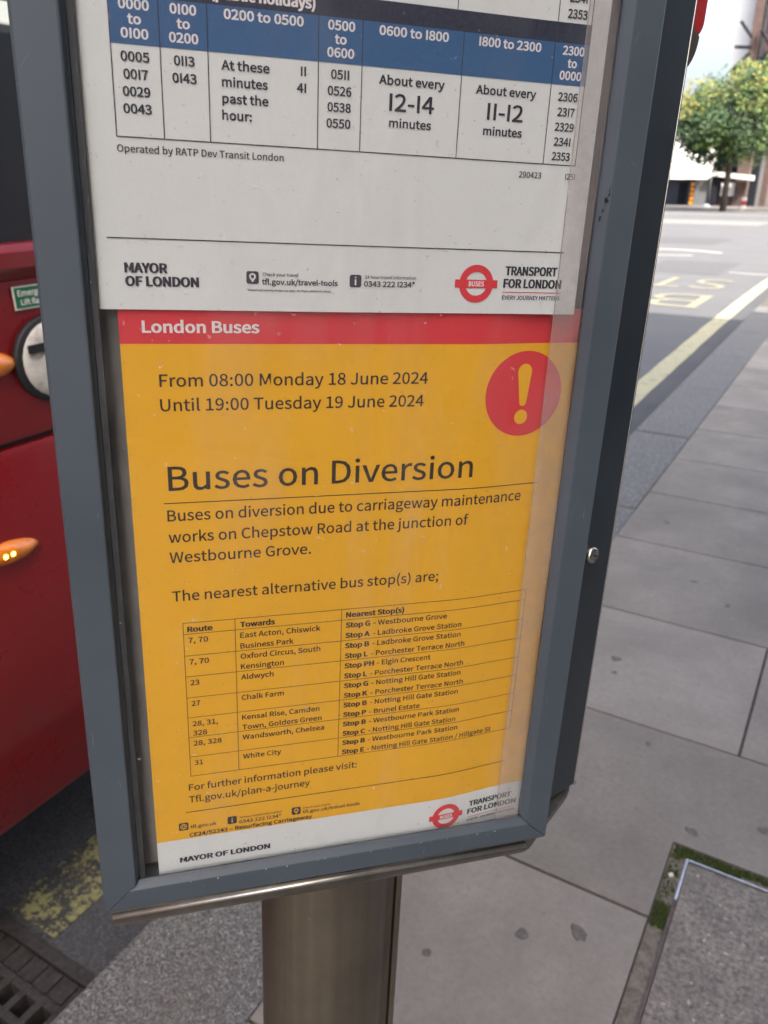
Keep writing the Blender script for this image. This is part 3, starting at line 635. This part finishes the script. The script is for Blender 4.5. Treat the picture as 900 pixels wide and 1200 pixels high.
# lock bolt
bc = Vector((.2432, .0212, -.1328)); bn = Vector((.45, -.88, 0)).normalized(); bu = Vector((0, 0, 1)); bv = bn.cross(bu)
def bolt_ring(r, h, n_=20): return [tuple(bc + bn * h + bu * (r * math.cos(i * 2 * math.pi / n_)) + bv * (r * math.sin(i * 2 * math.pi / n_))) for i in range(n_)]
lb = MB().loft([bolt_ring(.0050, -.002), bolt_ring(.0050, .0014), bolt_ring(.0043, .0030), bolt_ring(.0024, .0034), bolt_ring(.0020, .0012)]).build('lock_bolt', M['chrome'], stop, BB, True)
MB().loft([bolt_ring(.0019, .0013, 6), bolt_ring(.0019, .0014, 6)]).build('hex_socket', M['black'], lb)
lb.children[0].parent = lb; 
for v_ in lb.children[0].data.vertices: v_.co -= Vector(BB)
# red plate mounted behind the case
rp = [(.277, .136)] + [(.2880 + .0065 * math.cos(R(a)), .1415 + .0085 * math.sin(R(a))) for a in range(-90, 1, 10)] + [(.2950, .30), (.277, .30)]
MB().loft([[(a, .070, b) for a, b in rp], [(a, .074, b) for a, b in rp]]).build('red_plate', M['redplate'], stop, BB)
MB().loft([[(.272, y_, .116)] + [(.2790 + .0100 * math.cos(R(a)), y_, .1330 + .017 * math.sin(R(a))) for a in range(-90, 1, 10)] + [(.272, y_, .150)] for y_ in (.0640, .0695)]).build('plate_bracket', M['tray'], stop, BB)
# post: round front, slotted flank
pc = (.1085, .083); pr = .0455
sec = [(pc[0] + pr * math.cos(R(a)), pc[1] + pr * math.sin(R(a)) * .92) for a in range(28, 334, 9)]
sec += [(.1485, .0640), (.1490, .0650), (.1515, .0655), (.1520, .0680), (.1550, .0690), (.1560, .0720), (.1560, .0790), (.152, .079), (.152, .100)]
sec = [q for q in sec]
MB().loft([[(a, b, z) for a, b in sec] for z in (-1.45, Z0 - .005)]).build('post', M['post'], stop, BB, False)
bx('slot', M['black'], stop, .1520, .1585, .0795, .0990, -1.45, Z0 - .006, off=BB)
fin = bx('edge_strip', M['post'], stop, .1588, .1632, .0745, .1040, -1.45, Z0 - .006, bevel=.0008, off=BB)
rr = []; 
for i in range(14):
    z = Z0 - .02 - .045 * i / 13; wv = .0013 + .0009 * math.sin(i * 1.3) - .0008 * (i / 13)
    rr.append((.1612 - wv, .07435, z)); rr.append((.1614 + max(.0003, wv), .07435, z))
mesh('rust_streak', rr, [(2 * i, 2 * i + 1, 2 * i + 3, 2 * i + 2) for i in range(13)], M['rust'], stop, BB)
for o in stop.children:
    if o.name.startswith('post'):
        for p in o.data.polygons: p.use_smooth = len(p.vertices) == 4 and abs(p.normal.z) < .5
        o.data.set_sharp_from_angle(angle=R(25))

# ------------------------------------------------------------------ the red bus
BX, BY0, BY1, BW = -1.25, -8.6, 2.15, 2.5
bus = empty('double_decker_bus', loc=(BX - BW / 2, -3.2, ROAD)); tag(bus, 'red double-decker bus standing at the kerb beside the bus stop', 'bus')
BO = (BX - BW / 2, -3.2, ROAD)
def outline(ins, z, r=.28):
    x0, x1, y0, y1 = BX - BW + ins, BX - ins, BY0 + ins, BY1 - ins; pts = []
    for cx_, cy_, a0 in ((x1 - r, y1 - r, 0), (x0 + r, y1 - r, 90), (x0 + r, y0 + r, 180), (x1 - r, y0 + r, 270)):
        for q in range(7): a = R(a0 + q * 15); pts.append((cx_ + r * math.cos(a), cy_ + r * math.sin(a), z))
    return pts
def shell(name, levels, mat, parent=bus, caps=True):
    m_ = MB().loft([outline(i_, z) for i_, z in levels], caps=caps); o = m_.build(name, mat, parent, BO)
    for p in o.data.polygons: p.use_smooth = True
    o.data.set_sharp_from_angle(angle=R(32)); return o
shell('skirt_panel', [(.05, .258), (.006, .252), (0, .262), (0, .985), (.004, 1.000), (.03, 1.004)], M['bus'])
shell('seam', [(.016, 1.000), (.016, 1.016)], M['rubber'])
shell('body_panel', [(.03, 1.010), (.004, 1.013), (0, 1.026), (.002, 1.283), (-.006, 1.292), (-.016, 1.305), (-.016, 1.330), (-.004, 1.342), (.03, 1.346)], M['bus'])
shell('blackout_panel', [(.012, 1.340), (.012, 1.655)], M['rubber'])
shell('window_band', [(.012, 1.6555), (.014, 2.06)], M['tint'], caps=False)
shell('interior_panel', [(.20, 1.656), (.20, 2.05)], M['rubber'])
for z0_, z1_ in ((1.690, 1.722), (1.752, 1.762), (1.775, 1.80)): bx('added_glow_bar', M['strip'], bus, BX - .15, BX - .13, -7, 1.6, z0_, z1_, off=BO)  # added glowing bars standing in for bright daylight stripes in the window
shell('deck_panel', [(.03, 2.052), (.002, 2.056), (0, 2.07), (0, 2.66), (.004, 2.68), (.03, 2.684)], M['bus'])
shell('upper_window_band', [(.012, 2.678), (.02, 3.46)], M['bglass'])
shell('roof', [(.04, 3.452), (.006, 3.456), (.008, 3.50), (.012, 3.95), (.06, 4.12), (.16, 4.22), (.27, 4.26)], M['bus'])
shell('chassis', [(.30, .10), (.30, .26)], M['rubber'])
for y_ in [-7.6, -6.3, -5.0, -3.7, -2.4, -1.1, 0.2, 1.5]:
    bx('window_pillar', M['rubber'], bus, BX - .0145, BX - .0095, y_, y_ + .05, 1.35, 2.05, off=BO)
    bx('window_pillar', M['rubber'], bus, BX - .0165, BX - .0085, y_, y_ + .05, 2.69, 3.45, off=BO)
def ell(name, mat, yc, zc, ry, rz, x0, x1, tilt=0, n_=28, parent=bus, dome=0, pointy=1.):
    rg = []
    for x, k in ((x0, 1.0), (x1, .96), (x1 + dome * .7, .7), (x1 + dome, .25)) if dome else ((x0, 1.), (x1 - .002, 1.), (x1, .97)):
        ring = []
        for i in range(n_):
            a = 2 * math.pi * i / n_; c_, s__ = math.cos(a), math.sin(a); s__ = math.copysign(abs(s__) ** pointy, s__)
            yy_, zz_ = ry * k * c_, rz * k * s__
            ring.append((x, yc + yy_ * math.cos(tilt) - zz_ * math.sin(tilt), zc + yy_ * math.sin(tilt) + zz_ * math.cos(tilt)))
        rg.append(ring)
    return MB().loft(rg).build(name, mat, parent, BO if parent is bus else BO, True)
hl = ell('round_lamp', M['rubber'], .921, 1.143, .0775, .0775, BX - .01, BX + .010)
f_ = ell('lamp_face', M['lamp'], .924, 1.143, .070, .071, BX, BX + .011, dome=.006, parent=bus)
bx('lamp_band', M['rubber'], bus, BX + .0155, BX + .0185, .866, .985, 1.161, 1.176, off=BO)
ell('marker_lamp', M['amber'], .800, 1.152, .050, .023, BX - .004, BX + .004, R(-4), dome=.012, pointy=1.2)
mk = ell('marker_lamp', M['amber'], .760, .818, .066, .022, BX - .004, BX + .004, R(-4), dome=.013, pointy=1.2)
for y_ in (.746, .761): ell('led', M['led'], y_, .8195, .0042, .0042, BX + .012, BX + .0172)
gs = bx('sticker', M['green'], bus, BX + .0015, BX + .0035, .869, .950, 1.2375, 1.2715, off=BO)
bx('sticker_border', M['wink'], bus, BX + .0011, BX + .0025, .866, .953, 1.2345, 1.2735, off=BO)
def btext(txt, y0, y1, z, cap):
    vs, fs = glyphs(txt, .012); a = min(q[0] for q in vs); b = max(q[0] for q in vs)
    me = bpy.data.meshes.new('sticker_lettering'); me.from_pydata([(BX + .0042 - BO[0], y0 + (q[0] - a) * (y1 - y0) / (b - a) - BO[1], z + q[1] * cap / CAP - BO[2]) for q in vs], [], fs)
    link('sticker_lettering', me, M['wink'], bus)
btext('Emergency', .874, .944, 1.2575, .0095); btext('Lift flap', .878, .922, 1.2425, .0085)
for y_ in (-6.4, -1.0):
    for x_ in (BX - .02, BX - BW + .32):
        rg = [[(x_ - dx, y_ + r_ * math.cos(R(i * 12)), ROAD + .48 + r_ * math.sin(R(i * 12))) for i in range(30)] for dx, r_ in ((.30, .46), (.28, .48), (.02, .48), (0, .46), (0, .30))]
        tw = MB().loft(rg).build('tyre', M['tyre'], bus, BO, True)
        rg = [[(x_ - dx, y_ + r_ * math.cos(R(i * 12)), ROAD + .48 + r_ * math.sin(R(i * 12))) for i in range(30)] for dx, r_ in ((.05, .295), (.01, .29), (.04, .20), (-.01, .12), (-.012, .04))]
        MB().loft(rg).build('wheel_rim', M['greywall'], bus, BO, True)
bx('rear_window', M['bglass'], bus, BX - BW + .45, BX - .45, BY1 - .006, BY1 + .006, 2.72, 3.40, bevel=.003, off=BO)
for x_ in (BX - .40, BX - BW + .28): 
    for z_ in (.75, .92): bx('rear_lamp', M['redplate'], bus, x_, x_ + .12, BY1 - .01, BY1 + .012, z_, z_ + .12, bevel=.004, off=BO)

# ------------------------------------------------------------------ shops on the near side (they shade this stretch of pavement)
TX, TY0, TY1, TH = 3.5, -4.6, 5.05, 11.
ter = empty('brick_terrace', loc=(TX + 4, -.3, 0)); tag(ter, 'tall stock brick terrace whose roof shades the pavement round the bus stop', 'building'); TO = (TX + 4, -.3, 0)
bx('wall', M['brickT'], ter, TX, TX + 9, TY0, TY1, 3.6, TH, off=TO); bx('ground_floor', M['cream'], ter, TX + .06, TX + 9, TY0 + .01, TY1 - .01, -.05, 3.6, off=TO)
bx('cornice', M['cream'], ter, TX - .18, TX + .2, TY0, TY1 + .12, 3.45, 3.75, off=TO); bx('parapet', M['cream'], ter, TX - .12, TX + 9, TY0, TY1 + .004, TH, TH + .25, off=TO)
for j in range(2):
    for i in range(3):
        y_ = TY0 + 1.2 + i * 2.9; z_ = 4.5 + j * 3.2
        wf = bx('window', M['cream'], ter, TX - .03, TX + .03, y_, y_ + 1.3, z_, z_ + 2.0, off=TO); bx('pane', M['winglass'], wf, TX - .045, TX - .032, y_ + .09, y_ + 1.21, z_ + .09, z_ + 1.91, off=TO)
        bx('sill', M['cream'], wf, TX - .12, TX - .031, y_ - .08, y_ + 1.38, z_ - .12, z_ - .002, off=TO)
for i in range(2):
    y_ = TY0 + .3 + i * 4.8; sh = bx('shopfront', M['shopblue'], ter, TX - .02, TX + .05, y_, y_ + 4.15, .05, 3.3, off=TO)
    for k in range(3): bx('shop_pane', M['winglass'], sh, TX - .035, TX - .022, y_ + .12 + k * 1.38, y_ + 1.40 + k * 1.38, .55, 2.7, off=TO)

# ------------------------------------------------------------------ far side of the junction
FY = 75.; FZ = zg(FY) + ROAD
def fx(p): return p
cs = empty('canopy_shop', loc=(-15.2, FY, FZ)); tag(cs, 'far shop under a broad white canopy with dark front and orange upright sign', 'shop'); SO = (-15.2, FY, FZ)
bx('shopfront', M['shopblue'], cs, -19.5, -14.25, FY + .3, FY + 5, FZ - .2, .40, off=SO)
bx('end_wall', M['greywall'], cs, -14.24, -13.15, FY - .1, FY + 5, FZ - .2, .40, off=SO)
MB().loft([[(-19.8, FY - 1.6, .36), (-13.05, FY - 1.6, .36), (-13.05, FY - 1.55, .62), (-19.8, FY - 1.55, .62)], [(-19.8, FY + 1.2, 2.9), (-12.9, FY + 1.2, 2.9), (-12.9, FY + 1.3, 3.05), (-19.8, FY + 1.3, 3.05)]]).build('canopy', M['canvas'], cs, SO)
bx('upper_wall', M['render'], cs, -19.8, -13.3, FY + 1.4, FY + 5, .41, 4.2, off=SO)
for i in range(5): bx('sign_letter', M['orange'], cs, -14.55, -14.28, FY - .22, FY - .12, -1.62 + i * .36, -1.38 + i * .36, off=SO)
bx('door', M['iron2'], cs, -15.6, -14.9, FY + .22, FY + .29, FZ, .1, off=SO)
ar = empty('beam_arcade', loc=(-11.4, FY + 1, FZ)); tag(ar, 'dark shop arcade with a pale cross beam and brown brick pier behind the tree', 'building'); AO = (-11.4, FY + 1, FZ)
bx('column', M['iron2'], ar, -12.95, -12.45, FY - .3, FY + .2, FZ - .2, .55, off=AO)
MB().loft([[(-13.1, y_, .62), (-13.1, y_, .92), (-9.75, y_, .62), (-9.75, y_, .26)] for y_ in (FY - .6, FY - .1)]).build('beam', M['render'], ar, AO)
bx('recess_wall', M['iron2'], ar, -13.1, -9.8, FY + 2.2, FY + 3, FZ - .2, 3.4, off=AO)
bx('brick_pier', M['brown'], ar, -11.15, -10.25, FY + .1, FY + 1.2, FZ - .2, 4.6, off=AO)
bx('brick_pier', M['brown'], ar, -12.5, -11.9, FY + 1.0, FY + 1.9, .7, 4.6, off=AO)
bx('stall_riser', M['brown'], ar, -12.4, -11.2, FY + .4, FY + 1.2, FZ - .2, -1.1, off=AO)
bx('poster', M['canvas'], ar, -12.25, -10.95 - .25, FY + .3, FY + .36, -.95, .05, off=AO)
for i in range(3): bx('window', M['winglass'], ar, -12.9 + i * 1.05, -12.2 + i * 1.05, FY + 2.1, FY + 2.19, 1.2, 3.0, off=AO)
tw = empty('scaffolded_tower', loc=(-11.8, FY + 6, FZ)); tag(tw, 'tall pale building with brown twin columns and black iron brackets above the tree', 'building'); WO = (-11.8, FY + 6, FZ)
bx('wall', M['render'], tw, -13.9, -11.0, FY + 6, FY + 12, FZ - .2, 17, off=WO)
bx('side_wall', M['greywall'], tw, -10.99, -6, FY + 7, FY + 12, FZ - .2, 15, off=WO)
for a, b in ((-12.45, -11.75), (-11.35, -10.75), (-9.7, -9.2)): bx('column', M['brown'], tw, a, b, FY + 4.6, FY + 5.6, FZ - .2, 17, off=WO)
for (xa_, za_, xb_, zb_) in [(-13.3, 12.1, -12.3, 10.9), (-13.5, 10.3, -12.2, 10.2), (-13.6, 8.5, -12.3, 9.8), (-11.7, 11.4, -10.2, 9.4), (-12.4, 8.4, -10.2, 10.4), (-11.0, 9.0, -9.3, 8.4), (-10.9, 12.4, -9.3, 11.2), (-12.6, 9.0, -9.6, 9.0)]:
    MB().tube((xa_, FY + 4.3, za_), (xb_, FY + 4.3, zb_), .13, .13, 6).build('bracket', M['iron2'], tw, WO)
for k in range(4):
    for i in range(2): bx('window', M['winglass'], tw, -9.0 + i * 1.5, -8.1 + i * 1.5, FY + 6.93, FY + 6.99, 1.5 + k * 3, 3.4 + k * 3, off=WO)
lw = empty('white_house', loc=(-6.2, FY + 14, FZ)); tag(lw, 'pale rendered house at the end of the street right of the brick pier', 'building'); LO = (-6.2, FY + 14, FZ)
bx('wall', M['render'], lw, -9.9, -2, FY + 14, FY + 22, FZ - .5, 9, off=LO); 
for k in range(3):
    for i in range(4): bx('window', M['winglass'], lw, -9.4 + i * 1.8, -8.5 + i * 1.8, FY + 13.93, FY + 13.99, -.6 + k * 2.8, 1.0 + k * 2.8, off=LO)
# small street things by the arcade
bl = MB(); bl.loft([[(-12.6 + r_ * math.cos(R(a)), FY - 3 + r_ * math.sin(R(a)), FZ + z_) for a in range(0, 360, 30)] for r_, z_ in ((.22, 0), (.30, .15), (.28, .4), (.12, .52))])
tag(bl.build('litter_sack', M['canvas']), 'white sack on the ground at the foot of the dark arcade column', 'sack')
for x_ in (-9.7,):
    bo = empty('road_barrier', loc=(x_, FY - 4, FZ)); tag(bo, 'red and white plastic road barrier standing by the brick pier', 'barrier')
    for nm_, mt_, z0_, z1_ in (('foot', M['iron2'], 0, .12), ('base_panel', M['canvas'], .121, .5), ('red_panel', M['redplate'], .501, .85), ('top_panel', M['canvas'], .851, 1.05)):
        bx(nm_, mt_, bo, -.16, .16, -.08, .08, z0_, z1_, bevel=.01)

# ---- trees
def tree(cx, cy, zb, trunk_h, rx, rz, nclump, leaves, label, lean=0):
    t = empty('street_tree', loc=(cx, cy, zb)); tag(t, label, 'tree', 'trees at the junction')
    m_ = MB(); top = Vector((cx + lean, cy, zb + trunk_h)); m_.tube((cx, cy, zb - .2), top, .26, .17, 9); cc = Vector((cx + lean, cy, zb + trunk_h + rz * .72))
    cl = []
    for i in range(nclump):
        d_ = Vector((random.gauss(0, 1), random.gauss(0, 1), random.gauss(0, 1))).normalized() * random.uniform(.35, 1.12) ** .5
        p = cc + Vector((d_.x * rx, d_.y * rx, d_.z * rz)); cl.append(p)
        if i % 4 == 0: m_.tube(top - Vector((0, 0, .3)), p, .09, .02, 5)
    m_.build('trunk', M['bark'], t, (cx, cy, zb), True)
    ms = [MB(), MB(), MB()]
    for p in cl:
        r_ = random.uniform(.5, .95) * rx * .31; k = random.choice((0, 0, 1, 1, 2) if p.z > cc.z else (0, 1, 1))  # yellow leaves only in upper clumps: sunlit crown top put into the colour
        for _ in range(leaves):
            d_ = Vector((random.gauss(0, 1), random.gauss(0, 1), random.gauss(0, 1))).normalized() * r_ * random.uniform(.3, 1) ** .4
            q = p + d_; a = Vector((random.gauss(0, 1), random.gauss(0, 1), random.gauss(0, .6))).normalized(); b = a.orthogonal().normalized(); s_ = random.uniform(.09, .17)
            ms[k].add([q - a * s_, q + b * s_ * .55, q + a * s_, q - b * s_ * .55], [(0, 1, 2, 3)])
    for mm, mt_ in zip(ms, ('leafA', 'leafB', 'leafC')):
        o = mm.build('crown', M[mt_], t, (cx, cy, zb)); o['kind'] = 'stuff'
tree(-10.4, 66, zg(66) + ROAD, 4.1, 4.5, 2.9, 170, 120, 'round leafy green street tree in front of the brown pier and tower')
tree(-4.6, 70, zg(70) + ROAD, 3.6, 3.2, 2.6, 60, 90, 'smaller green street tree by the pale house')

# ---- road lettering and white marks
def road_text(txt, x0, x1, y0, y1):
    vs, fs = glyphs(txt, .0); a = min(q[0] for q in vs); b = max(q[0] for q in vs); c_ = min(q[1] for q in vs); d_ = max(q[1] for q in vs)
    me = bpy.data.meshes.new('road_lettering')
    pts = []
    for q in vs:
        yy_ = y1 + (y0 - y1) * (q[1] - c_) / (d_ - c_); pts.append((x1 + (x0 - x1) * (q[0] - a) / (b - a), yy_, zg(yy_) + ROAD + .006))
    me.from_pydata(pts, [], fs); link('road_lettering', me, M['yletter'], road)
road_text('BUS', -4.2, -1.75, 10.2, 11.5); road_text('STOP', -4.4, -1.75, 12.2, 13.6)
def arc(name, pts, wd):
    v = []; f = []
    for i, (x, y_) in enumerate(pts):
        v += [(x, y_ - wd / 2, zg(y_ - wd / 2) + ROAD + .006), (x, y_ + wd / 2, zg(y_ + wd / 2) + ROAD + .006)]
        if i: f.append((2 * i - 2, 2 * i, 2 * i + 1, 2 * i - 1))
    mesh(name, v, f, M['wline'], road)
arc('white_line', [(-5.4 + i * .3, 19.6 + .8 * math.sin(i * .35)) for i in range(9)], .32)
arc('white_line', [(-5.5 + i * .3, 17.6 + .15 * i) for i in range(8)], .22)
arc('white_line', [(-2.1 + i * .2, 15.0 - .03 * i) for i in range(5)], .12)
for o in SC.objects:
    if o.type == 'MESH' and o.parent is None and 'label' not in o and 'kind' not in o: print('UNTAGGED', o.name)

for (x, y_, r_) in [(-.349, 1.138, .015), (-.249, 1.201, .019), (-.1025, 1.603, .014), (-.4616, 2.234, .018), (-.445, 2.156, .013), (-.566, 3.414, .022), (.044, 1.695, .015), (-.50, 1.0, .013), (-.35, 2.9, .015), (-.2, 4.4, .02), (-.40, 1.62, .010), (-.27, 1.87, .010)]:
    pts = [(r_ * (1 + .16 * math.sin(i * .9 + x * 40) + .08 * math.sin(i * 2.2)) * math.cos(R(i * 15)), r_ * (1 + .14 * math.cos(i * .7 + y_ * 9)) * .8 * math.sin(R(i * 15))) for i in range(24)]
    g_ = MB().loft([[(a, b, .0002) for a, b in pts], [(a * .85, b * .85, .0007) for a, b in pts], [(a * .5, b * .5, .0009) for a, b in pts]]).build('gum_spot', M['gum'], pav, smooth=True); g_.location = (x, y_, 0); g_.rotation_euler.z = random.uniform(0, 6.28); g_.scale = (random.uniform(.7, 1.2), random.uniform(.7, 1.1), 1)
for i in range(16):
    x = random.uniform(.0, .20); z = Z0 + random.uniform(.0118, .0130); q = random.uniform(.0002, .0005)
    mesh('paint_chip', [(x - q, -.00812, z), (x + q * .6, -.00812, z - q * .7), (x + q, -.00812, z + q * .5), (x - q * .2, -.00812, z + q)], [(0, 1, 2, 3)], M['wink'], stop, BB)

# tarmac repairs and the pavement across the junction
def patch(x0, x1, y0, y1, m_):
    n_ = 6; mesh('tarmac_patch', [(x, y0 + (y1 - y0) * j / n_, zg(y0 + (y1 - y0) * j / n_) + ROAD + .003) for j in range(n_ + 1) for x in (x0, x1)], [(2 * j, 2 * j + 1, 2 * j + 3, 2 * j + 2) for j in range(n_)], m_, road)
patch(-3.6, -2.2, 14.4, 17.2, M['patch']); patch(-6.4, -3.7, 23, 26.5, M['patch']); patch(-9.5, -4.5, 38, 44, M['patch2']); patch(-14, -3, 55, 57, M['patch2'])
fp = tag(bx('far_pavement', M['farpave'], None, -40, 12, 69.5, 74.2, zg(72) - .3, zg(69.5) + .02), kind='structure')
